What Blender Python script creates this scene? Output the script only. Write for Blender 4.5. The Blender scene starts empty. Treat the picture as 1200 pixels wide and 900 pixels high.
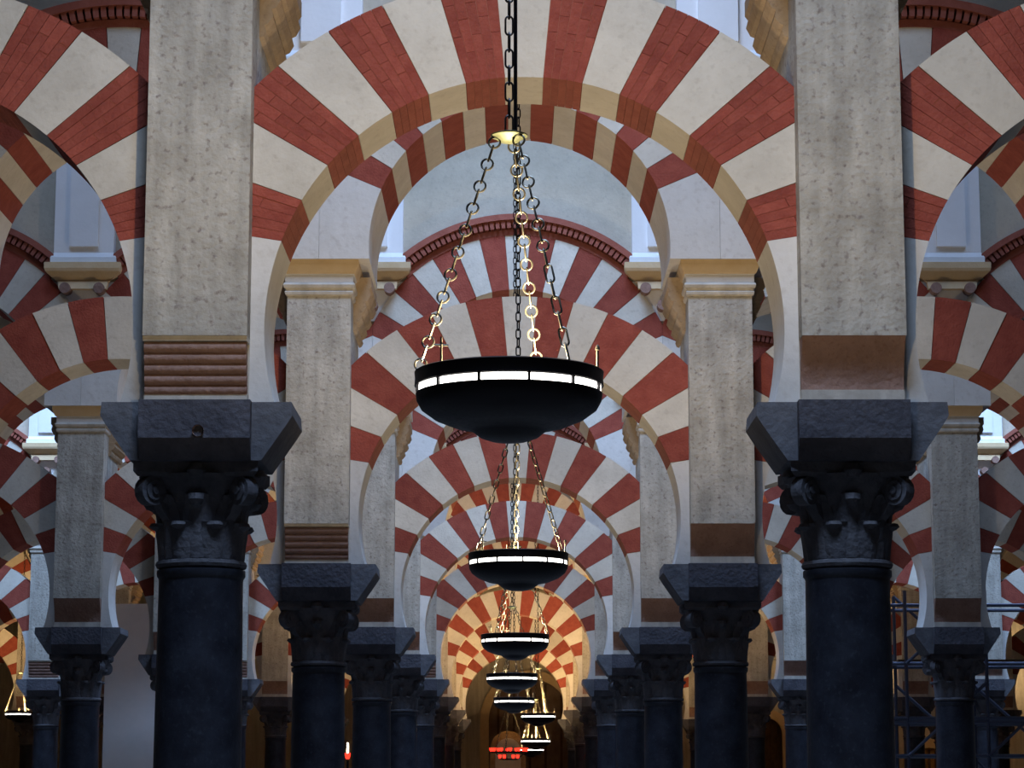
import bpy, math, random
from mathutils import Vector, Matrix
R = math.radians
random.seed(7)
S = bpy.context.scene
C = S.collection

# ---------------------------------------------------------------- camera
EYE = 1.6                       # eye height
F = 2900.0                      # focal length in pixels of the 1200 px wide frame
cam_d = bpy.data.cameras.new('camera')
cam = bpy.data.objects.new('camera', cam_d); C.objects.link(cam)
cam_d.sensor_width = 36.0
cam_d.lens = 36.0 * F / 1200.0
cam_d.clip_end = 300
cam.location = (-0.055, 0, EYE)
cam.rotation_euler = (R(90) + math.atan(475.0 / F), 0, 0)
S.camera = cam

# ---------------------------------------------------------------- world, daylight, exposure
w = bpy.data.worlds.new('world'); S.world = w; w.use_nodes = True
w.node_tree.nodes['Background'].inputs[0].default_value = (0.45, 0.62, 1.0, 1)
w.node_tree.nodes['Background'].inputs[1].default_value = 0.5
vs = S.view_settings
vs.view_transform = 'Standard'; vs.look = 'None'; vs.gamma = 1.0; vs.use_curve_mapping = False
vs.exposure = 0.4

ARC_Y = [10.7 + 6.86 * k for k in range(8)]                    # pier fronts of the eight arcades
DZ = [0.12, 0.02, 0.01, 0.11, 0.10, 0.08, 0.06, 0.06]          # reused columns: small differences in height
NB = [2, 2, 3, 3, 3, 3, 4, 4]                                  # bays built to either side of the central one
LAMP_Y = [7.55 + 6.86 * k for k in range(8)]
CEIL = 10.3
SKY = [(7.0, [(0, 260)]), (15.2, [(0, 170)]), (22.1, [(-5.0, 26), (0, 172), (5.0, 26)]), (28.8, [(0, 260)]), (35.6, [(-7.0, 300), (0, 130), (7.0, 300)]),  # outer pair in the third row is added to brighten the side bays
       (41.8, [(0, 30)]), (48.7, [(0, 15)]), (55.5, [(0, 15)])]       # skylights over the naves: y, then x and power
LAMP_W = [235, 180, 125, 85, 60, 560, 600, 650]

for yc, row in SKY:
    for xc, p in row:
        ld = bpy.data.lights.new('skylight_daylight', 'AREA'); ld.shape = 'RECTANGLE'
        ld.size = 2.6; ld.size_y = 1.4; ld.energy = p; ld.color = (0.50, 0.68, 1.0) if yc < 10 else (0.42, 0.62, 1.0); ld.spread = R(112)
        lo = bpy.data.objects.new('skylight_daylight', ld); C.objects.link(lo)
        lo.location = (xc, yc, CEIL - 0.06)

# ---------------------------------------------------------------- materials
def nodes_mat(name):
    m = bpy.data.materials.new(name); m.use_nodes = True
    nt = m.node_tree; b = nt.nodes['Principled BSDF']
    return m, nt, b

def stone(name, c1, c2, scale=3.0, rough=0.9, bump=0.15, bscale=30, spots=None, spot_amt=0.0, vary=0.12, streak=False, spec=0.2):
    m, nt, b = nodes_mat(name)
    N, L = nt.nodes, nt.links
    tc = N.new('ShaderNodeTexCoord'); oi = N.new('ShaderNodeObjectInfo')
    add = N.new('ShaderNodeVectorMath'); add.operation = 'ADD'
    mul = N.new('ShaderNodeVectorMath'); mul.operation = 'SCALE'; mul.inputs[3].default_value = 1.0
    cmb = N.new('ShaderNodeCombineXYZ'); mr = N.new('ShaderNodeMath'); mr.operation = 'MULTIPLY'; mr.inputs[1].default_value = 37.0
    L.new(oi.outputs['Random'], mr.inputs[0]); L.new(mr.outputs[0], cmb.inputs[0]); L.new(mr.outputs[0], cmb.inputs[2])
    L.new(tc.outputs['Object'], mul.inputs[0])
    L.new(mul.outputs[0], add.inputs[0]); L.new(cmb.outputs[0], add.inputs[1])
    n1 = N.new('ShaderNodeTexNoise'); n1.inputs['Scale'].default_value = scale; n1.inputs['Detail'].default_value = 8; n1.inputs['Roughness'].default_value = 0.65
    L.new(add.outputs[0], n1.inputs['Vector'])
    cr = N.new('ShaderNodeValToRGB'); cr.color_ramp.elements[0].position = 0.32; cr.color_ramp.elements[1].position = 0.68
    cr.color_ramp.elements[0].color = (*c1, 1); cr.color_ramp.elements[1].color = (*c2, 1)
    L.new(n1.outputs['Fac'], cr.inputs[0])
    col = cr.outputs[0]
    if streak:
        mp = N.new('ShaderNodeMapping'); mp.inputs['Scale'].default_value = (9, 9, 0.9); L.new(add.outputs[0], mp.inputs[0])
        n3 = N.new('ShaderNodeTexNoise'); n3.inputs['Scale'].default_value = 1.4; n3.inputs['Detail'].default_value = 5; L.new(mp.outputs[0], n3.inputs['Vector'])
        r3 = N.new('ShaderNodeMapRange'); r3.inputs[1].default_value = .35; r3.inputs[2].default_value = .7; r3.inputs[3].default_value = .78; r3.inputs[4].default_value = 1.08
        L.new(n3.outputs['Fac'], r3.inputs[0])
        mx = N.new('ShaderNodeMixRGB'); mx.blend_type = 'MULTIPLY'; mx.inputs[0].default_value = 1
        L.new(col, mx.inputs[1]); L.new(r3.outputs[0], mx.inputs[2]); col = mx.outputs[0]
    if spots:
        n2 = N.new('ShaderNodeTexNoise'); n2.inputs['Scale'].default_value = scale * 7; n2.inputs['Detail'].default_value = 6
        L.new(add.outputs[0], n2.inputs['Vector'])
        r2 = N.new('ShaderNodeMapRange'); r2.inputs[1].default_value = .56; r2.inputs[2].default_value = .74; r2.inputs[4].default_value = spot_amt
        L.new(n2.outputs['Fac'], r2.inputs[0])
        mx = N.new('ShaderNodeMixRGB'); L.new(r2.outputs[0], mx.inputs[0]); L.new(col, mx.inputs[1]); mx.inputs[2].default_value = (*spots, 1); col = mx.outputs[0]
    rv = N.new('ShaderNodeMapRange'); rv.inputs[3].default_value = 1 - vary; rv.inputs[4].default_value = 1 + vary * .6
    L.new(oi.outputs['Random'], rv.inputs[0])
    mv = N.new('ShaderNodeMixRGB'); mv.blend_type = 'MULTIPLY'; mv.inputs[0].default_value = 1
    L.new(col, mv.inputs[1]); L.new(rv.outputs[0], mv.inputs[2])
    L.new(mv.outputs[0], b.inputs['Base Color'])
    b.inputs['Roughness'].default_value = rough
    b.inputs['Specular IOR Level'].default_value = spec
    nb = N.new('ShaderNodeTexNoise'); nb.inputs['Scale'].default_value = bscale; nb.inputs['Detail'].default_value = 6
    L.new(add.outputs[0], nb.inputs['Vector'])
    bp = N.new('ShaderNodeBump'); bp.inputs['Strength'].default_value = bump; bp.inputs['Distance'].default_value = 0.03
    L.new(nb.outputs['Fac'], bp.inputs['Height']); L.new(bp.outputs[0], b.inputs['Normal'])
    return m

def plain(name, col, rough=0.6, metal=0.0, emit=None, estr=0.0):
    m, nt, b = nodes_mat(name)
    b.inputs['Base Color'].default_value = (*col, 1); b.inputs['Roughness'].default_value = rough; b.inputs['Metallic'].default_value = metal
    if emit:
        b.inputs['Emission Color'].default_value = (*emit, 1); b.inputs['Emission Strength'].default_value = estr
    n = nt.nodes.new('ShaderNodeTexNoise'); n.inputs['Scale'].default_value = 40
    r = nt.nodes.new('ShaderNodeMapRange'); r.inputs[3].default_value = max(0.05, rough - .12); r.inputs[4].default_value = min(1, rough + .12)
    nt.links.new(n.outputs['Fac'], r.inputs[0]); nt.links.new(r.outputs[0], b.inputs['Roughness'])
    return m

M = {}
M['lime'] = stone('pale_limestone', (.56, .53, .46), (.68, .65, .57), 4, bump=.12, bscale=40, spots=(.40, .36, .30), spot_amt=.35)
M['red'] = stone('red_brick', (.25, .054, .038), (.345, .088, .060), 9, bump=.25, bscale=60, spots=(.20, .06, .05), spot_amt=.5, vary=.14)
M['mortar'] = stone('lime_mortar', (.30, .11, .085), (.38, .16, .12), 12, bump=.2)
M['plaster'] = stone('old_plaster', (.55, .52, .46), (.66, .63, .56), 3, bump=.15, bscale=25, spots=(.36, .31, .27), spot_amt=.45, streak=True)
M['springer'] = stone('pale_springer_plaster', (.60, .59, .56), (.70, .69, .66), 3, bump=.12, bscale=25, spots=(.42, .38, .34), spot_amt=.35)
M['pier'] = stone('weathered_pier_stone', (.38, .36, .31), (.58, .56, .50), 4.5, bump=.28, bscale=34, spots=(.17, .13, .12), spot_amt=.85, streak=True)
M['cornice'] = stone('lamplit_ochre_cornice', (.62, .46, .27), (.70, .55, .35), 6, bump=.1)  # warm lamplight from below is put into this ochre on the pier cornices
M['corbel'] = stone('brick_corbel', (.24, .15, .12), (.34, .22, .18), 8, bump=.35, spots=(.18, .08, .06), spot_amt=.5)
M['whitewash'] = stone('whitewash', (.74, .76, .78), (.82, .84, .86), 2, bump=.06, vary=.03)
M['wallgrey'] = stone('grey_render', (.47, .43, .345), (.57, .53, .43), 4, bump=.15, bscale=30, spots=(.36, .34, .30), spot_amt=.4)
M['impost'] = stone('dark_impost_stone', (.055, .056, .070), (.10, .10, .118), 6, bump=.4, bscale=35, spots=(.05, .05, .06), spot_amt=.6)
M['capital'] = stone('grey_marble_capital', (.065, .066, .078), (.125, .124, .138), 7, bump=.4, bscale=30, rough=.7)
M['shaft'] = stone('dark_marble_shaft', (.012, .013, .020), (.034, .039, .054), 7, bump=.08, bscale=40, rough=.38, spots=(.07, .08, .10), spot_amt=.35, spec=.35)
M['floor'] = stone('floor_stone', (.12, .11, .10), (.20, .18, .16), 2)
M['wood'] = stone('dark_timber', (.06, .04, .025), (.12, .075, .045), 5)
M['redband'] = stone('red_dentil_stone', (.27, .085, .06), (.34, .115, .085), 8, bump=.2, vary=.06)
M['iron'] = plain('black_iron', (.012, .011, .014), .42, .6)
M['chain'] = plain('tarnished_brass_chain', (.085, .083, .07), .42, .75)
M['dchain'] = plain('dark_iron_chain', (.05, .045, .045), .45, .8)
M['brass'] = plain('brass_disc', (.085, .10, .06), .5, .5)
M['tan'] = stone('tan_corbel_stone', (.34, .26, .17), (.46, .36, .25), 6, bump=.3, spots=(.2, .14, .1), spot_amt=.5)
M['glow'] = plain('lamp_light_band', (.9, .88, .84), .4, 0, (1.0, .95, .88), 5.0)
M['bulb'] = plain('lamp_bulb', (1, .9, .7), .4, 0, (1.0, .78, .45), 8.0)
M['redglass'] = plain('red_votive_glass', (.6, .02, .02), .2, 0, (1, .025, .012), 2.6)
M['flame'] = plain('candle_flame', (1, .8, .5), .4, 0, (1, .8, .5), 12.0)
M['steel'] = plain('scaffold_steel', (.06, .07, .11), .45, .6)
M['gilt'] = stone('gilded_screen', (.30, .15, .05), (.50, .30, .12), 10, bump=.4)

# ---------------------------------------------------------------- mesh building
class MB:
    def __init__(s): s.v = []; s.f = []
    def add(s, vs_, fs):
        o = len(s.v); s.v += [tuple(p) for p in vs_]; s.f += [tuple(o + i for i in f) for f in fs]; return s
    def box(s, x0, x1, y0, y1, z0, z1):
        return s.add([(x0,y0,z0),(x1,y0,z0),(x1,y1,z0),(x0,y1,z0),(x0,y0,z1),(x1,y0,z1),(x1,y1,z1),(x0,y1,z1)],
                     [(0,3,2,1),(4,5,6,7),(0,1,5,4),(1,2,6,5),(2,3,7,6),(3,0,4,7)])
    def prism(s, poly, y0, y1):
        n = len(poly)
        a = sum(poly[i][0]*poly[(i+1)%n][1]-poly[(i+1)%n][0]*poly[i][1] for i in range(n))
        if a < 0: poly = poly[::-1]
        vv = [(x, y0, z) for x, z in poly] + [(x, y1, z) for x, z in poly]
        fs = [tuple(range(n)), tuple(range(2*n-1, n-1, -1))]
        for i in range(n):
            j = (i+1) % n; fs.append((j, i, n+i, n+j))
        return s.add(vv, fs)
    def prism_x(s, poly, x0, x1):                 # polygon in (y, z), extruded along x
        n = len(poly)
        a = sum(poly[i][0]*poly[(i+1)%n][1]-poly[(i+1)%n][0]*poly[i][1] for i in range(n))
        if a < 0: poly = poly[::-1]
        vv = [(x0, y, z) for y, z in poly] + [(x1, y, z) for y, z in poly]
        fs = [tuple(range(n-1, -1, -1)), tuple(range(n, 2*n))]
        for i in range(n):
            j = (i+1) % n; fs.append((i, j, n+j, n+i))
        return s.add(vv, fs)
    def lathe(s, prof, n=32, cx=0, cy=0, cz=0, a0=0, a1=2*math.pi):
        full = abs(a1-a0-2*math.pi) < 1e-6
        m = n if full else n+1
        vv = []
        for r, z in prof:
            for i in range(m):
                a = a0+(a1-a0)*i/n; vv.append((cx+r*math.cos(a), cy+r*math.sin(a), cz+z))
        fs = []
        for k in range(len(prof)-1):
            for i in range(n):
                j = (i+1) % m; fs.append((k*m+i, k*m+j, (k+1)*m+j, (k+1)*m+i))
        return s.add(vv, fs)
    def tube(s, p0, p1, r, n=8, r1=None):
        p0 = Vector(p0); p1 = Vector(p1); d = (p1-p0)
        q = d.to_track_quat('Z', 'Y'); r1 = r if r1 is None else r1
        vv = []
        for p, rr in ((p0, r), (p1, r1)):
            for i in range(n):
                a = 2*math.pi*i/n; vv.append(p+q @ Vector((rr*math.cos(a), rr*math.sin(a), 0)))
        fs = [(i, (i+1) % n, n+(i+1) % n, n+i) for i in range(n)] + [tuple(range(n-1, -1, -1)), tuple(range(n, 2*n))]
        return s.add(vv, fs)
    def path(s, pts, r, n=6, closed=False):
        pts = [Vector(p) for p in pts]; m = len(pts); vv = []
        for k, p in enumerate(pts):
            a = pts[(k-1) % m] if (closed or k) else p; b = pts[(k+1) % m] if (closed or k < m-1) else p
            q = (b-a).to_track_quat('Z', 'Y') if k == 0 else None
            t = (b-a).normalized()
            if k == 0: u = q @ Vector((1, 0, 0))
            u = (u - t*u.dot(t)).normalized(); v = t.cross(u)
            for i in range(n):
                an = 2*math.pi*i/n; vv.append(p+u*(r*math.cos(an))+v*(r*math.sin(an)))
        fs = []
        for k in range(m if closed else m-1):
            for i in range(n):
                j = (i+1) % n; k2 = (k+1) % m
                fs.append((k*n+i, k*n+j, k2*n+j, k2*n+i))
        return s.add(vv, fs)
    def mesh(s, name, mat, smooth=False):
        me = bpy.data.meshes.new(name); me.from_pydata(s.v, [], s.f); me.update()
        if smooth:
            me.polygons.foreach_set('use_smooth', [True]*len(me.polygons))
            me.set_sharp_from_angle(angle=R(40))
        me.materials.append(M[mat]); return me

def obj(name, me, parent=None, loc=(0,0,0), rot=(0,0,0)):
    o = bpy.data.objects.new(name, me); C.objects.link(o); o.location = loc; o.rotation_euler = rot
    if parent: o.parent = parent
    return o
def thing(name, label, cat, loc=(0,0,0), group=None, rotz=0):
    o = bpy.data.objects.new(name, None); C.objects.link(o); o.location = loc; o.rotation_euler = (0,0,rotz)
    o.empty_display_size = .1; o['label'] = label; o['category'] = cat
    if group: o['group'] = group
    return o
def struct(o, label=None):
    o['kind'] = 'structure'
    if label: o['label'] = label
    return o

def clip(poly, hx):                               # clip an (x,z) polygon to |x| <= hx
    for sgn in (1, -1):
        out = []
        for i in range(len(poly)):
            a = poly[i]; b = poly[(i+1) % len(poly)]
            ia = sgn*a[0] <= hx+1e-9; ib = sgn*b[0] <= hx+1e-9
            if ia: out.append(a)
            if ia != ib:
                t = (sgn*hx-a[0])/(b[0]-a[0]); out.append((sgn*hx, a[1]+t*(b[1]-a[1])))
        poly = out
        if not poly: break
    return poly

BAY = 2.9; HALF = BAY/2; PW = 0.23; HX = HALF-PW
ORD = ['nearest', 'second', 'third', 'fourth', 'fifth', 'sixth', 'seventh', 'farthest']
NUM = ['', 'first', 'second', 'third', 'fourth', 'fifth']
def bayname(b):
    return 'central bay' if b == 0 else '%s bay to the %s of centre' % (NUM[abs(b)], 'left' if b < 0 else 'right')

# ---------------------------------------------------------------- setting
YB = 64.0; YF = -4.0; XW = 16.0
def box_obj(name, mat, *a):
    return struct(obj(name, MB().box(*a).mesh(name, mat)))
box_obj('floor', 'floor', -XW, XW, YF, YB, -.2, 0)
box_obj('wall_left', 'plaster', -XW-.3, -XW, YF, YB, 0, CEIL)
box_obj('wall_right', 'plaster', XW, XW+.3, YF, YB, 0, CEIL)
box_obj('wall_front', 'plaster', -XW, XW, YF-.3, YF, 0, CEIL)
box_obj('wall_back', 'plaster', -XW, XW, YB, YB+.3, 0, CEIL)
# timber ceiling with one skylight opening over every nave
ceil = MB(); ys = [YF] + [v for yc, r_ in SKY for v in (yc-.75, yc+.75)] + [YB]
for i in range(0, len(ys), 2): ceil.box(-XW, XW, ys[i], ys[i+1], CEIL, CEIL+.12)
for yc, row in SKY:
    xs = [-XW] + [v for xc, p in row for v in (xc-1.4, xc+1.4)] + [XW]
    for i in range(0, len(xs), 2): ceil.box(xs[i], xs[i+1], yc-.75, yc+.75, CEIL, CEIL+.12)
struct(obj('ceiling', ceil.mesh('ceiling', 'wood')))
M['skyglass'] = plain('skylight_glass', (.6, .7, .85), .5, 0, (.42, .6, 1.0), 2.0)
wi = 0
for yc, row in SKY:
    for xc, p in row:  # also panes the two added side openings of the third row
        wi += 1
        wo = struct(obj('window_%d' % wi, MB().box(xc-1.4, xc+1.4, yc-.75, yc+.75, CEIL+.03, CEIL+.05).mesh('skylight_pane', 'skyglass')))
        fr = MB()
        for x in (-1.38, -.7, 0, .7, 1.38): fr.box(xc+x-.02, xc+x+.02, yc-.75, yc+.75, CEIL-.02, CEIL+.03)
        obj('window_frame', fr.mesh('window_frame', 'wood'), wo)

# ---------------------------------------------------------------- arch templates (z relative to eye level)
LI = (1.905, 1.158); LO = (1.81, 1.715); LF = 2.13      # lower arch: soffit circle, back circle, focus of the joints
UI = (3.85, 1.09); UO = (3.90, 1.60); UF = 3.85
def ray(focus, ang, circ):
    cz, r = circ; dx, dz = math.cos(ang), math.sin(ang); oz = focus-cz
    t = -oz*dz + math.sqrt(max(0, (oz*dz)**2-(oz*oz-r*r)))
    return (t*dx, focus+t*dz)
def wedge(focus, ci, co, a0, a1, t0=0.0, t1=1.0, n=4):
    inn, out = [], []
    for i in range(n+1):
        a = a0+(a1-a0)*i/n; p = ray(focus, a, ci); q = ray(focus, a, co)
        inn.append((p[0]+(q[0]-p[0])*t0, p[1]+(q[1]-p[1])*t0)); out.append((p[0]+(q[0]-p[0])*t1, p[1]+(q[1]-p[1])*t1))
    return inn+out[::-1]
def arch_set(focus, ci, co, lowdeg, nv, hx, y0, y1, spring, tag):
    """meshes shared by every arch of one tier"""
    d = {'v': [], 'core': None, 'spr': []}
    a0 = R(lowdeg); st = (math.pi-2*a0)/nv; g = .0022
    rng = random.Random(3)
    for i in range(nv):
        p = clip(wedge(focus, ci, co, a0+i*st+g, a0+(i+1)*st-g), hx)
        j = rng.uniform(-.004, .004); mat = 'red' if i % 2 == 0 else 'lime'
        d['v'].append(MB().prism(p, y0+j, y1-j).mesh(tag+'_voussoir', mat))
    core = MB()
    for i in range(nv): core.prism(clip(wedge(focus, (ci[0], ci[1]+.012), (co[0], co[1]-.012), a0+i*st, a0+(i+1)*st), hx-.004), y0+.012, y1-.012)
    d['core'] = core.mesh(tag+'_mortar', 'mortar')
    for s in (1, -1):
        cz, r = ci; low = ray(focus, a0, ci); amin = math.asin((spring-cz)/r); a_in = math.atan2(low[1]-cz, low[0])
        arc = [(r*math.cos(amin+(a_in-amin)*i/14), cz+r*math.sin(amin+(a_in-amin)*i/14)) for i in range(15)]
        t = hx/low[0]; top = (hx, focus+(low[1]-focus)*t)
        poly = [(hx, spring)]+[(hx, top[1])]+arc[::-1]
        d['spr'].append(MB().prism([(s*x, z) for x, z in poly], y0, y1).mesh(tag+'_springer', 'springer', True))
    return d
SPRING = 1.57
LOW = arch_set(LF, LI, LO, 9, 15, HX, .13, .585, SPRING, 'lower')
UPS = 3.76
UPP = arch_set(UF, UI, UO, 23, 15, HALF-.001, -.08, 1.05, UPS, 'upper')
# brick courses of the red voussoirs of the nearest arcade
def brick_meshes():
    out = {}
    a0 = R(9); st = (math.pi-2*a0)/15
    rng = random.Random(5)
    for i in range(0, 15, 2):
        lst = []; nc = 5
        for c in range(nc):
            b0 = a0+i*st+st*c/nc+.0009; b1 = a0+i*st+st*(c+1)/nc-.0009
            cuts = [0, .30, .64, 1] if c % 2 else [0, .47, .80, 1]
            for q in range(3):
                p = clip(wedge(LF, LI, LO, b0, b1, cuts[q]+(.0025 if q else 0), cuts[q+1]-(.0025 if q < 2 else 0), 2), HX)
                if len(p) > 2: 
                    j = rng.uniform(-.001, .0015)
                    lst.append(MB().prism(p, .13-j, .585+j).mesh('brick', 'red'))
        core = MB().prism(clip(wedge(LF, (LI[0], LI[1]+.006), (LO[0], LO[1]-.006), a0+i*st+.003, a0+(i+1)*st-.003), HX-.003), .134, .581).mesh('brick_mortar', 'mortar')
        out[i] = (core, lst)
    return out
BR = brick_meshes()

def make_arch(k, b, lower):
    x = b*BAY; y = ARC_Y[k]; z = EYE+DZ[k]
    T = LOW if lower else UPP
    lab = '%s red and white arch, %s arcade, %s' % ('lower horseshoe' if lower else 'upper round', ORD[k], bayname(b))
    base = SPRING if lower else UPS
    t = thing('horseshoe_arch' if lower else 'round_arch', lab, 'arch', (x, y, z+base), 'lower arches of the arcades' if lower else 'upper arches of the arcades')
    off = (0, 0, -base)
    bricks = lower and k == 0 and abs(b) <= 1
    for i, me in enumerate(T['v']):
        if bricks and i % 2 == 0:
            v = obj('red_voussoir', BR[i][0], t, off)
            for bm in BR[i][1]: obj('brick', bm, v)
        else:
            obj('red_voussoir' if i % 2 == 0 else 'white_voussoir', me, t, off)
    obj('mortar_core', T['core'], t, off)
    for me in T['spr']: obj('springer', me, t, off)
    return t

# ---------------------------------------------------------------- columns
def capital_meshes():
    d = {}
    H = CAPH
    d['bell'] = MB().lathe([(.18, 0), (.2, .008), (.205, .02), (.2, .034), (.182, .04), (.178, .14), (.19, .25), (.22, .34), (.262, .395), (.268, .41), (0, .41)], 32).mesh('bell', 'capital', True)
    ab = MB(); pts = []                              # abacus with hollow sides
    for q in range(4):
        for i in range(7):
            u = -1+2*i/7; a = R(90*q); xx = .275-.045*(1-u*u); yy = u*.275
            pts.append((xx*math.cos(a)-yy*math.sin(a), xx*math.sin(a)+yy*math.cos(a)))
    n = len(pts)
    vv = [(x*.94, y*.94, .395) for x, y in pts]+[(x, y, .415) for x, y in pts]+[(x, y, H) for x, y in pts]
    fs = [tuple(range(n-1, -1, -1)), tuple(range(2*n, 3*n))]
    for l in range(2):
        for i in range(n):
            j = (i+1) % n; fs.append((l*n+i, l*n+j, (l+1)*n+j, (l+1)*n+i))
    ab.add(vv, fs); d['abacus'] = ab.mesh('abacus', 'capital')
    def leaf(h, w, r0, r1, z0):
        m = MB(); vv = []
        prof = [(r0, 0, .8), (r0+.004, .2, .95), (r0+.008, .45, 1.05), (r0+.014, .68, 1.0), (r0+(r1-r0)*.45, .86, .92), (r0+(r1-r0)*.8, .96, .8), (r1, .97, .62), (r1+.008, .88, .5), (r1-.008, .80, .35)]
        rows = len(prof)-1
        for i, (out, t, ww) in enumerate(prof):
            for u, dr in ((-1, -.014), (-.55, .006), (0, .014), (.55, .006), (1, -.014)):
                rag = 1+(.10 if i % 2 else -.06)*abs(u)
                vv.append((out+dr, u*w*ww*rag, z0+h*t))
        for i in range(rows+1):
            for c in range(5):
                p = vv[i*5+c]; vv.append((p[0]-.03, p[1]*.9, p[2]-(.012 if i > 4 else 0)))
        o = (rows+1)*5; fs = []
        for i in range(rows):
            for c in range(4):
                a = i*5+c; fs.append((a, a+1, a+6, a+5)); fs.append((o+a+5, o+a+6, o+a+1, o+a))
            fs.append((i*5, i*5+5, o+i*5+5, o+i*5)); fs.append((i*5+9, i*5+4, o+i*5+4, o+i*5+9))
        fs.append(tuple(rows*5+c for c in range(5))+tuple(o+rows*5+c for c in range(4, -1, -1)))
        m.add(vv, fs); return m
    d['leaf_lo'] = leaf(.17, .066, .182, .222, .036).mesh('leaf', 'capital', True)
    d['leaf_hi'] = leaf(.29, .060, .180, .246, .04).mesh('leaf', 'capital', True)
    v = MB()
    def disc(cx, cz, r, hw): v.prism([(cx+r*math.cos(a*math.pi/8), cz+r*math.sin(a*math.pi/8)) for a in range(16)], -hw, hw)
    disc(.292, .335, .066, .030); disc(.292, .335, .044, .038); disc(.292, .335, .018, .047)
    v.prism([(.19, .20), (.235, .24), (.30, .385), (.27, .40), (.23, .36), (.20, .28)], -.026, .026)
    d['volute'] = v.mesh('volute', 'capital', True)
    d['fleuron'] = MB().lathe([(0, -.035), (.03, -.03), (.045, 0), (.03, .03), (0, .035)], 10, .245, 0, .42).mesh('fleuron', 'capital', True)
    return d
CAPH = .46
CAP = capital_meshes()
IMP0 = 1.31
imp = MB()
imp.prism_x([(.035, SPRING), (.865, SPRING), (.865, IMP0+.09), (.80, IMP0), (.10, IMP0), (.035, IMP0+.09)], -.245, .245)
impc = imp.mesh('impost_centre', 'impost')
arm = MB()
for s in (1, -1):
    arm.prism([(s*.24, SPRING), (s*.42, SPRING), (s*.425, SPRING-.06), (s*.40, SPRING-.10), (s*.29, IMP0), (s*.24, IMP0)], .11, .62)
M['impost_arm'] = stone('grey_impost_arm', (.10, .103, .118), (.165, .168, .185), 6, bump=.3, spots=(.10, .10, .11), spot_amt=.5)
impa = arm.mesh('impost_arm', 'impost_arm')
boss_me = MB().lathe([(0, -.012), (.022, -.012), (.026, 0), (.026, .01)], 14).mesh('boss', 'corbel', True)
YC = .40                                             # column axis behind the pier front
def colname(c, k):
    s = 'left' if c < 0 else 'right'; n = NUM[(abs(c)+1)//2]
    return '%s column %s of centre, %s arcade' % (n, s, ORD[k])
SH = {}
def make_column(k, c):
    x = c*HALF; z = EYE+DZ[k]
    top = EYE+DZ[k]+IMP0; st = top-CAPH
    t = thing('marble_column', 'dark marble column with leafy capital, ' + colname(c, k).replace('column ', ''), 'column', (x, ARC_Y[k]+YC, 0), 'columns of the arcades')
    if k not in SH:
        SH[k] = MB().lathe([(.205, .17), (.205, .20), (.197, .22), (.20, st*.4), (.188, st-.05), (.19, st-.04), (.198, st-.03), (.198, st-.004), (.18, st)], 40).mesh('shaft', 'shaft', True)
    obj('shaft', SH[k], t)
    obj('base', BASE, t)
    cp = obj('capital', CAP['bell'], t, (0, 0, st))
    obj('abacus', CAP['abacus'], cp)
    if k < 5:
        for i in range(8):
            obj('leaf', CAP['leaf_lo'], cp, (0, 0, 0), (0, 0, R(45*i+22.5)))
            obj('leaf', CAP['leaf_hi'], cp, (0, 0, 0), (0, 0, R(45*i)))
        for i in range(4):
            obj('volute', CAP['volute'], cp, (0, 0, 0), (0, 0, R(90*i+45)))
            obj('fleuron', CAP['fleuron'], cp, (0, 0, 0), (0, 0, R(90*i)))
    else:
        obj('leaf', LEAFJOIN, cp)
    im = obj('impost_block', impc, t, (0, -YC, z))
    obj('impost_arm', impa, im)
    if k == 0 and c == -1:
        obj('boss', boss_me, im, (.02, .028, 1.43), (R(90), 0, 0))
    return t
BASE = MB().box(-.27, .27, -.27, .27, 0, .07).lathe([(.26, .07), (.275, .09), (.26, .115), (.22, .125), (.215, .145), (.235, .155), (.225, .17), (.2, .175)], 32).mesh('base', 'impost', True)
lj = MB()
for nm, n, o in (('leaf_lo', 8, 22.5), ('leaf_hi', 8, 0), ('volute', 4, 45)):
    me = CAP[nm]
    for i in range(n):
        mt = Matrix.Rotation(R(360/n*i+o), 4, 'Z')
        lj.add([mt @ v.co for v in me.vertices], [tuple(p.vertices) for p in me.polygons])
LEAFJOIN = lj.mesh('leaf_crown', 'capital', True)

# ---------------------------------------------------------------- piers
PB = 1.85                                            # bottom of the plain pier shaft
pier_me = MB().box(-PW, PW, 0, .90, PB, 3.56)
pier_me = pier_me.mesh('pier_body', 'pier')
back_me = MB().box(-PW, PW, .12, .86, SPRING, PB).mesh('pier_foot', 'plaster')
fil_me = MB().box(-PW, PW, .012, .12, PB-.022, PB).mesh('fillet', 'plaster')
roll_me = MB().prism_x([(.028*math.cos(a*math.pi/8), .026*math.sin(a*math.pi/8)) for a in range(16)], -PW+.005, PW-.005).mesh('roll', 'corbel', True)
slab_me = MB().box(-PW+.002, PW-.002, .075, .12, SPRING, SPRING+.03).mesh('corbel_slab', 'plaster')
cur = [(.12, PB-.0)]+[(.12-.115*(i/10)**2.0, SPRING+.02+(PB-SPRING-.02)*i/10) for i in range(11)]
cur = [(.121, PB), (.121, SPRING)]+[(.095, SPRING), (.095, SPRING+.035)]+[(.095-.09*(i/12)**2.2, SPRING+.035+(PB-SPRING-.035)*i/12) for i in range(1, 13)]
curve_me = MB().prism_x(cur, -PW+.003, PW-.003).mesh('curved_corbel', 'corbel', True)
curve_foot = MB().prism_x([(.121, SPRING), (.08, SPRING), (.078, SPRING+.05), (.121, SPRING+.05)], -PW+.002, PW-.002).mesh('corbel_foot', 'plaster')
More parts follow.
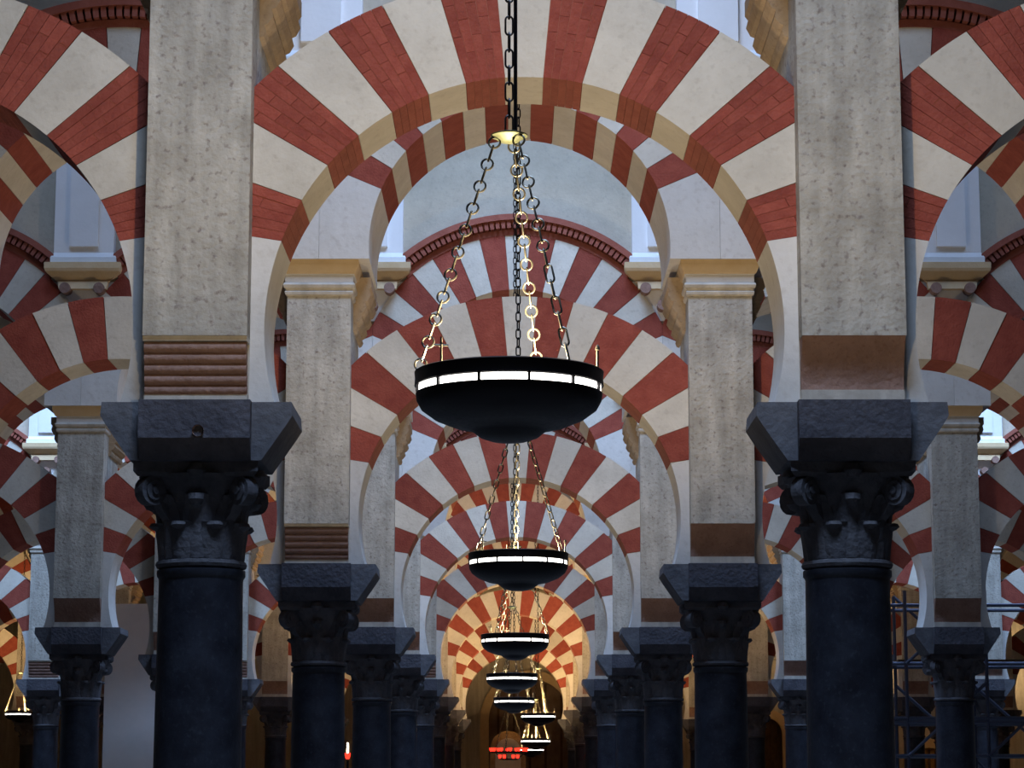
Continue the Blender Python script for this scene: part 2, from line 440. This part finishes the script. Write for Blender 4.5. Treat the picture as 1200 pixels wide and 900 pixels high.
def cornice_mesh(prof, x0, y0, y1, mat, name):
    m = MB(); vv = []; fs = []
    for o, z in prof: vv += [(-x0-o, y0-o, z), (x0+o, y0-o, z), (x0+o, y1+o, z), (-x0-o, y1+o, z)]
    n = len(prof)
    for i in range(n-1):
        for q in range(4): fs.append((i*4+q, i*4+(q+1) % 4, i*4+4+(q+1) % 4, i*4+4+q))
    fs.append((3, 2, 1, 0)); fs.append(tuple((n-1)*4+q for q in range(4)))
    return m.add(vv, fs).mesh(name, mat)
corn_lo = cornice_mesh([(0, 3.50), (.014, 3.51), (.018, 3.53), (.010, 3.54), (.010, 3.552), (.024, 3.56), (.030, 3.58), (.024, 3.595)], PW, 0, .9, 'plaster', 'cornice_moulding')
corn_mid = cornice_mesh([(.016, 3.595), (.016, 3.655), (.024, 3.66)], PW, 0, .9, 'springer', 'cornice_frieze')
corn_hi = cornice_mesh([(.024, 3.66), (.034, 3.67), (.05, 3.71), (.055, 3.725), (.055, 3.76)], PW, 0, .9, 'cornice', 'cornice')
def side_corbel(s_):                                 # stacked rolls under the overhang of the upper arch
    pts = [(0, 3.30), (.02, 3.31), (.03, 3.335), (.022, 3.36), (.04, 3.37), (.062, 3.40), (.055, 3.435), (.075, 3.445), (.095, 3.48), (.085, 3.52), (.105, 3.53), (.125, 3.57), (.115, 3.61), (.13, 3.63), (.13, 3.70), (0, 3.70)]
    return MB().prism([(s_*(PW+x), z) for x, z in pts], .30, 1.02).mesh('side_corbel', 'tan')
sidec = [side_corbel(1), side_corbel(-1)]
def make_pier(k, c):
    x = c*HALF; z = EYE+DZ[k]
    lab = 'weathered rectangular pier above the ' + colname(c, k)
    t = thing('pier', lab, 'pier', (x, ARC_Y[k], z+SPRING), 'piers above the columns')
    off = (0, 0, -SPRING)
    obj('pier_body', pier_me, t, off)
    obj('pier_foot', back_me, t, off)
    if c < 0 and k in (0, 1, 4):
        cb = obj('roll_corbel', fil_me, t, off)
        for i in range(5):
            obj('roll', roll_me, cb, (0, .045+.012*i, PB-.048-.046*i))
        obj('corbel_slab', slab_me, cb)
    else:
        cb = obj('curved_corbel', curve_me, t, off); obj('corbel_foot', curve_foot, cb)
    co = obj('cornice', corn_hi, t, off); obj('frieze', corn_mid, co)
    for me in sidec: obj('side_corbel', me, t, off)
    obj('moulding', corn_lo, co)
    return t

# ---------------------------------------------------------------- upper walls with pilasters
WT = CEIL-EYE
def make_wall(k):
    m = MB(); z = DZ[k]
    for b in range(-NB[k], NB[k]+1):
        xs = [-HALF+BAY*i/24 for i in range(25)]
        cz, r = UO[0], UO[1]-.004
        poly = [(HALF, WT-z), (-HALF, WT-z)]+[(x, cz+math.sqrt(max(0, r*r-x*x))) for x in xs]
        m.prism([(px+b*BAY, pz) for px, pz in poly], -.02, 1.02)
    o = struct(obj('wall_arcade', m.mesh('wall_arcade', 'wallgrey'), None, (0, ARC_Y[k], EYE+z)))
    return o
ring = MB(); dent = MB(); fill = MB()
a0 = math.acos(1.30/1.80)
def arcpts(r, n, lim): return [(r*math.cos(a0+lim+(math.pi-2*a0-2*lim)*i/n), UO[0]+r*math.sin(a0+lim+(math.pi-2*a0-2*lim)*i/n)) for i in range(n+1)]
def ringband(mb, r0, r1, y0, y1, n=36):
    p = arcpts(r0, n, 0); q = arcpts(r1, n, 0)
    for i in range(n):
        if abs(p[i][0]+p[i+1][0]) < 2.24: mb.prism(clip([p[i], p[i+1], q[i+1], q[i]], 1.15), y0, y1)
ringband(ring, 1.595, 1.655, -.085, -.02); ringband(ring, 1.655, 1.74, -.045, -.02); ringband(ring, 1.74, 1.80, -.16, -.02)
ring_me = ring.mesh('arch_moulding', 'redband')
nd = 44; b0 = math.acos(1.13/1.70)
for i in range(nd):
    a = b0+(math.pi-2*b0)*i/(nd-1); da = .0115
    dent.prism([(rr*math.cos(aa), UO[0]+rr*math.sin(aa)) for rr, aa in ((1.66, a-da), (1.66, a+da), (1.738, a+da), (1.738, a-da))], -.14, -.04)
dent_me = dent.mesh('dentils', 'redband')
def make_moulding(k, b):
    t = thing('dentil_moulding', 'red dentilled moulding over upper arch, %s arcade, %s' % (ORD[k], bayname(b)), 'moulding', (b*BAY, ARC_Y[k], EYE+DZ[k]+UO[0]+1.7), 'dentil mouldings over the upper arches')
    off = (0, 0, -UO[0]-1.7)
    r = obj('arch_moulding', ring_me, t, off); d = obj('dentils', dent_me, t, off); d['kind'] = 'stuff'
PBASE = 4.93
pil_me = MB().box(-.30, .30, -.14, -.02, 5.19, WT-.1).mesh('pilaster_body', 'whitewash')
strip_me = MB().box(-.145, .145, -.175, -.14, 5.36, WT-.1).mesh('pilaster_strip', 'whitewash')
pilbase_me = cornice_mesh([(0, 5.19), (.03, 5.19), (.03, 5.25), (0, 5.30)], .30, -.14, -.03, 'whitewash', 'pilaster_base')
pcorn = cornice_mesh([(-.06, PBASE), (-.05, 5.0), (0, 5.04), (.07, 5.10), (.08, 5.13), (.08, 5.19)], .30, -.14, -.10, 'cornice', 'pilaster_cornice')
spand = MB().prism([(-.36, 5.02), (-.30, 4.98), (-.04, 4.62), (.04, 4.62), (.30, 4.98), (.36, 5.02)], -.06, -.02).mesh('spandrel_panel', 'whitewash')
brk = MB().lathe([(0, -.11), (.055, -.11), (.055, .11), (0, .11)], 16).mesh('roll_bracket', 'corbel', True)
def make_pilaster(k, c):
    x = c*HALF; s = 'left' if c < 0 else 'right'
    t = thing('pilaster', 'whitewashed pilaster on ochre corbel, %s one %s of centre, %s arcade' % (NUM[(abs(c)+1)//2], s, ORD[k]), 'pilaster', (x, ARC_Y[k], EYE+DZ[k]+PBASE), 'pilasters above the piers')
    off = (0, 0, -PBASE)
    obj('pilaster_body', pil_me, t, off); obj('pilaster_strip', strip_me, t, off); obj('pilaster_base', pilbase_me, t, off)
    co = obj('corbel_cornice', pcorn, t, off)
    for dx, dz in ((-.17, 4.93), (.17, 4.93), (0, 4.76)):
        obj('roll_bracket', brk, co, (dx, -.10, dz), (R(90), 0, 0))
    obj('spandrel_panel', spand, t, off)

for k in range(8):
    make_wall(k)
    for b in range(-NB[k], NB[k]+1):
        make_arch(k, b, True); make_arch(k, b, False)
        if 1 <= k <= 4: make_moulding(k, b)
    for c in range(-2*NB[k]-1, 2*NB[k]+2, 2):
        make_column(k, c); make_pier(k, c)
        if 1 <= k <= 4: make_pilaster(k, c)

# ---------------------------------------------------------------- hanging lamps
LR = .289
bowl_prof = [(LR, -.070), (LR-.003, -.092), (.272, -.118), (.232, -.147), (.175, -.170), (.122, -.181), (.108, -.190), (.09, -.205), (.055, -.217), (.02, -.222), (0, -.223)]
bowl_me = MB().lathe(bowl_prof, 64).lathe([(0, -.15), (.15, -.135), (.24, -.10), (.268, -.07), (LR, -.070)], 64).mesh('bowl', 'iron', True)
rim_me = MB().lathe([(LR, -.048), (LR+.004, -.045), (LR+.002, -.024), (LR+.004, -.004), (LR-.002, 0), (LR-.012, 0), (LR-.014, -.048), (LR, -.048)], 64).mesh('rim', 'iron', True)
band_me = MB().lathe([(LR-.006, -.070), (LR-.004, -.059), (LR-.006, -.048), (LR-.012, -.048), (LR-.012, -.070), (LR-.006, -.070)], 64).mesh('light_band', 'glow', True)
clip_me = MB().box(LR-.008, LR+.003, -.004, .004, -.071, -.047).mesh('band_clip', 'iron')
disc_me = MB().lathe([(0, .012), (.02, .010), (.045, .004), (.0585, -.001), (.058, -.005), (.045, -.010), (.03, -.022), (.012, -.026), (0, -.026)], 32).mesh('hanger_disc', 'brass', True)
fin = MB(); fin.tube((0, 0, 0), (0, 0, .075), .0035, 6); fin.tube((-.022, 0, .05), (.022, 0, .05), .0032, 6); fin.tube((0, -.022, .05), (0, .022, .05), .0032, 6)
fin_me = fin.mesh('cross_finial', 'chain')
fin2 = MB(); fin2.tube((0, 0, 0), (0, 0, .055), .004, 6); fin2.lathe([(0, .055), (.008, .058), (.006, .068), (0, .076)], 8); fin2_me = fin2.mesh('candle_finial', 'chain')
bulb_me = MB().lathe([(0, -.02), (.014, -.016), (.02, 0), (.014, .016), (0, .02)], 12).mesh('bulb', 'bulb', True)
def link_pts(L, W, n=10):
    r = W/2; h = L/2-r; p = []
    for i in range(n+1): a = math.pi*i/n; p.append((r*math.cos(a), 0, h+r*math.sin(a)))
    for i in range(n+1): a = math.pi+math.pi*i/n; p.append((r*math.cos(a), 0, -h+r*math.sin(a)))
    return p
ring_link = {m: MB().path(link_pts(.037, .037, 8), .0034, 6, True).mesh('ring_link', m, True) for m in ('chain', 'dchain')}
rod_link = {m: MB().path(link_pts(.054, .010, 4), .0030, 6, True).mesh('rod_link', m, True) for m in ('chain', 'dchain')}
long_link = {m: MB().path(link_pts(.062, .024, 6), .0034, 6, True).mesh('long_link', m, True) for m in ('chain', 'dchain')}
def orient(d, roll):                                # z along the chain, the link's flat side to the nave
    z = Vector(d).normalized(); y = Vector((0, 1, 0)); y = (y-z*y.dot(z)).normalized(); x = y.cross(z)
    m = Matrix((x, y, z)).transposed()
    return (m.to_quaternion() @ Matrix.Rotation(roll, 4, 'Z').to_quaternion()).to_euler()
def chain_objs(lamp, p0, p1, style, mat, name='chain'):
    p0 = Vector(p0); p1 = Vector(p1); d = p1-p0; L = d.length; u = d/L
    ch = bpy.data.objects.new(name, None); C.objects.link(ch); ch.parent = lamp; ch.empty_display_size = .02
    s = 0.0; i = 0
    while s < L-.02:
        kind = style(s/L, i)
        me, ln = {'ring': (ring_link[mat], .031), 'rod': (rod_link[mat], .044), 'long': (long_link[mat], .054)}[kind]
        o = obj('link', me, ch, p0+u*(s+ln/2)); o.rotation_euler = orient(u, R(12) if (i % 2 == 0) else R(97))
        s += ln; i += 1
def chain_mesh(lamp, p0, p1, mat, name='chain', link=.05, rad=.0032):
    p0 = Vector(p0); p1 = Vector(p1); d = p1-p0; L = d.length; u = d/L; m = MB(); n = max(2, int(L/(link*.86)))
    q0 = u.to_track_quat('Z', 'Y')
    for i in range(n):
        q = q0 @ Matrix.Rotation(R(90*(i % 2)+25), 4, 'Z').to_quaternion(); c = p0+u*(L*(i+.5)/n)
        m.path([c+q @ Vector(p) for p in link_pts(link, link*.45, 4)], rad, 5, True)
    return obj(name, m.mesh(name, mat, True), lamp)
def make_lamp(x, y, rel, power, label, near=False, spin=0, color=(1, .76, .44), top=None):
    t = thing('hanging_lamp', label, 'lamp', (x, y, EYE+rel), 'dish lamps hanging along the axis')
    obj('bowl', bowl_me, t); obj('rim', rim_me, t)
    b = obj('light_band', band_me, t)
    for i in range(12): obj('band_clip', clip_me, b, (0, 0, 0), (0, 0, R(30*i+12+spin)))
    hd = .755
    obj('hanger_disc', disc_me, t, (0, 0, hd))
    zt = (CEIL-EYE-rel) if top is None else top
    for j, a in enumerate((190, 310, 70)):
        a = R(a+spin); p1 = ((LR-.008)*math.cos(a), (LR-.008)*math.sin(a), .0); p0 = (.042*math.cos(a), .042*math.sin(a), hd-.012)
        if near:
            st = (lambda u, i: 'ring' if i % 2 == 0 else 'rod') if j != 1 else (lambda u, i: ('ring' if i % 2 == 0 else 'rod') if u < .5 else 'long')
            chain_objs(t, p0, p1, st, 'chain')
        else: chain_mesh(t, p0, p1, 'chain', 'chain', .055, .0042)
    if near:
        chain_objs(t, (0, 0, hd+.005), (0, 0, hd+.95), lambda u, i: 'long', 'dchain', 'suspension_chain')
        chain_mesh(t, (0, 0, hd+.95), (0, 0, zt), 'dchain', 'suspension_chain', .06, .0035)
        cb = MB().tube((.020, .01, hd+.01), (.020, .01, zt), .006, 8)
        obj('cable', cb.mesh('cable', 'iron'), t)
    else: chain_mesh(t, (0, 0, hd), (0, 0, zt), 'dchain', 'suspension_chain', .06, .0045)
    obj('cross_finial', fin_me, t, (-.205, -.19, 0), (0, 0, R(15))); obj('candle_finial', fin2_me, t, (.272, -.06, 0)); obj('cross_finial', fin_me, t, (-.07, .27, 0))
    for i in range(3):
        a = R(120*i+spin); obj('bulb', bulb_me, t, (.09*math.cos(a), .09*math.sin(a), -.075))
    ld = bpy.data.lights.new('lamp_light', 'POINT'); ld.energy = power; ld.color = color; ld.shadow_soft_size = .06
    lo = bpy.data.objects.new('lamp_light', ld); C.objects.link(lo); lo.parent = t; lo.location = (0, 0, -.066)
    return t
LX = [-.009, .037, .026, .0, .03, .44, .46, .42]
LZ = [1.275, 1.36, 1.31, 1.29, 1.27, 1.26, .98, .92]
LL = ['largest dish lamp, hanging nearest below the big front arch', 'second dish lamp from the front, about half as wide as the nearest',
      'third dish lamp from the front on the central axis', 'fourth dish lamp from the front on the central axis',
      'fifth dish lamp from the front on the central axis', 'sixth small dish lamp, hanging right of the central axis',
      'seventh tiny dish lamp, hanging low right of the axis', 'eighth and farthest tiny dish lamp on the axis']
for j in range(8):
    make_lamp(cam.location.x+LX[j], LAMP_Y[j], LZ[j], LAMP_W[j], LL[j], j == 0, 0 if j == 0 else 23*j, (1, .74, .42) if j < 5 else (1, .62, .26))
make_lamp(-9.66, 48.7, 1.50, 420, 'small dish lamp far left between the distant columns', False, 10, (1, .62, .28))
make_lamp(10.9, 61.3, 1.55, 500, 'added unseen dish lamp far right, warming the back wall beyond the scaffold', False, 40, (1, .66, .32))  # extra lamp, hidden by a column, added to light the back wall

# ---------------------------------------------------------------- far end: screen, votive lights, white chapel walls, scaffold
def arch_poly(w, spring, z0, n=16):
    return [(-w, z0)]+[(-w*math.cos(math.pi*i/n), spring+w*math.sin(math.pi*i/n)) for i in range(n+1)]+[(w, z0)]
def portal(num, x, w, spring, mat='wood'):
    p = struct(obj('door_%d' % num, MB().prism(arch_poly(w, spring, 0), -.06, 0).mesh('door_leaf', mat), None, (x, YB, 0)))
    n = 20; pts = arch_poly(w, spring, 0, n); pto = arch_poly(w+.22, spring, 0, n); fr = MB()
    for i in range(len(pts)-1): fr.prism([pts[i], pts[i+1], pto[i+1], pto[i]], -.2, 0)
    obj('door_frame', fr.mesh('door_frame', 'cornice'), p)
    for i in range(-2, 3):
        b = MB().box(i*w/2.6-.03, i*w/2.6+.03, -.10, -.05, 0, spring+math.sqrt(max(0, w*w-(i*w/2.6)**2))-.05)
        obj('plank_batten', b.mesh('plank_batten', 'wood'), p)
    return p
M['oldwood'] = stone('brown_screen_wood', (.16, .11, .085), (.26, .19, .145), 4)
portal(1, .4, 1.05, 3.35, 'oldwood'); portal(2, 6.45, .40, 3.0); portal(3, 10.6, .45, 2.2, 'gilt'); portal(4, -9.6, .6, 2.6)

alt = thing('gilded_altarpiece', 'small gilded arched altarpiece glowing behind the red votive lights', 'altarpiece', (-.15, 59.5, 0))
obj('altar_table', MB().box(-.6, .6, -.3, .3, 0, 1.0).mesh('altar_table', 'gilt'), alt)
obj('niche_frame', MB().prism(arch_poly(.42, 2.55, 1.0), -.1, .1).mesh('niche_frame', 'gilt'), alt)
obj('niche_panel', MB().prism(arch_poly(.30, 2.5, 1.1), -.13, -.09).mesh('niche_panel', 'cornice'), alt)

cup_me = MB().lathe([(0, -.036), (.02, -.032), (.030, 0), (.034, .034), (.028, .034), (.024, 0), (0, -.02)], 12).mesh('votive_cup', 'redglass', True)
vt = thing('votive_chandelier', 'ring chandelier of red votive glasses hanging low at the far end', 'chandelier', (-.12, 50.5, EYE+.74))
obj('ring', MB().path([(.36*math.cos(a*math.pi/12), .36*math.sin(a*math.pi/12), 0) for a in range(24)], .018, 6, True).mesh('ring', 'iron', True), vt)
obj('inner_ring', MB().path([(.18*math.cos(a*math.pi/10), .18*math.sin(a*math.pi/10), -.14) for a in range(20)], .016, 6, True).mesh('inner_ring', 'iron', True), vt)
for i in range(12): obj('votive_cup', cup_me, vt, (.36*math.cos(i*math.pi/6+.1), .36*math.sin(i*math.pi/6+.1), .05))
for i in range(6): obj('votive_cup', cup_me, vt, (.18*math.cos(i*math.pi/3), .18*math.sin(i*math.pi/3), -.09))
for i in range(3):
    a = R(120*i+20); chain_mesh(vt, (.36*math.cos(a), .36*math.sin(a), .02), (0, 0, 1.1), 'chain', 'chain', .06, .006)
    obj('spoke', MB().tube((.36*math.cos(a), .36*math.sin(a), 0), (.18*math.cos(a), .18*math.sin(a), -.14), .010).mesh('spoke', 'iron'), vt)
chain_mesh(vt, (0, 0, 1.1), (0, 0, CEIL-EYE-.74), 'dchain', 'suspension_chain', .06, .005)

cd = thing('candle_stand', 'slim stand with white candle and red glass between left columns', 'candle', (-1.96, 29.0, 0))
obj('stand', MB().tube((0, 0, .04), (0, 0, 1.93), .014).lathe([(.16, 0), (.16, .02), (.05, .04), (.014, .08)], 16).mesh('stand', 'iron', True), cd)
obj('votive_cup', cup_me, cd, (0, 0, 1.98))
obj('candle', MB().lathe([(0, 2.0), (.012, 2.0), (.011, 2.13), (0, 2.135)], 10).mesh('candle', 'flame', True), cd)

for nm, x0, x1, lab in (('wall_chapel_left', -6.7, -4.75, 1), ('wall_chapel_right', 4.75, 6.12, 1)):
    struct(obj(nm, MB().box(x0, x1, 40.6, 40.9, 0, 4.6).mesh(nm, 'whitewash')))

sc = thing('scaffold_tower', 'blue-grey tubular scaffold standing beyond the right-hand columns', 'scaffold', (6.45, 34.6, 0))
for x in (-1.1, 0, 1.1):
    for y in (-.5, .5): obj('upright', MB().tube((x, y, 0), (x, y, 4.3), .025).mesh('upright', 'steel'), sc)
for z in (1.0, 2.05, 2.5, 2.56, 3.3, 4.1):
    for y in (-.5, .5): obj('ledger', MB().tube((-1.35, y, z), (1.35, y, z), .024).mesh('ledger', 'steel'), sc)
for x, z in ((-1.1, 2.05), (0, 2.05), (-1.1, 3.3), (0, 1.0)):
    obj('brace', MB().tube((x, -.53, z), (x+1.1, -.53, z+1.0), .022).mesh('brace', 'steel'), sc)
    obj('brace', MB().tube((x+1.1, .53, z), (x, .53, z+1.0), .022).mesh('brace', 'steel'), sc)
for i in range(4): obj('deck_board', MB().box(-1.2, 1.2, -.48+.24*i, -.26+.24*i, 3.32, 3.36).mesh('deck_board', 'wood'), sc)
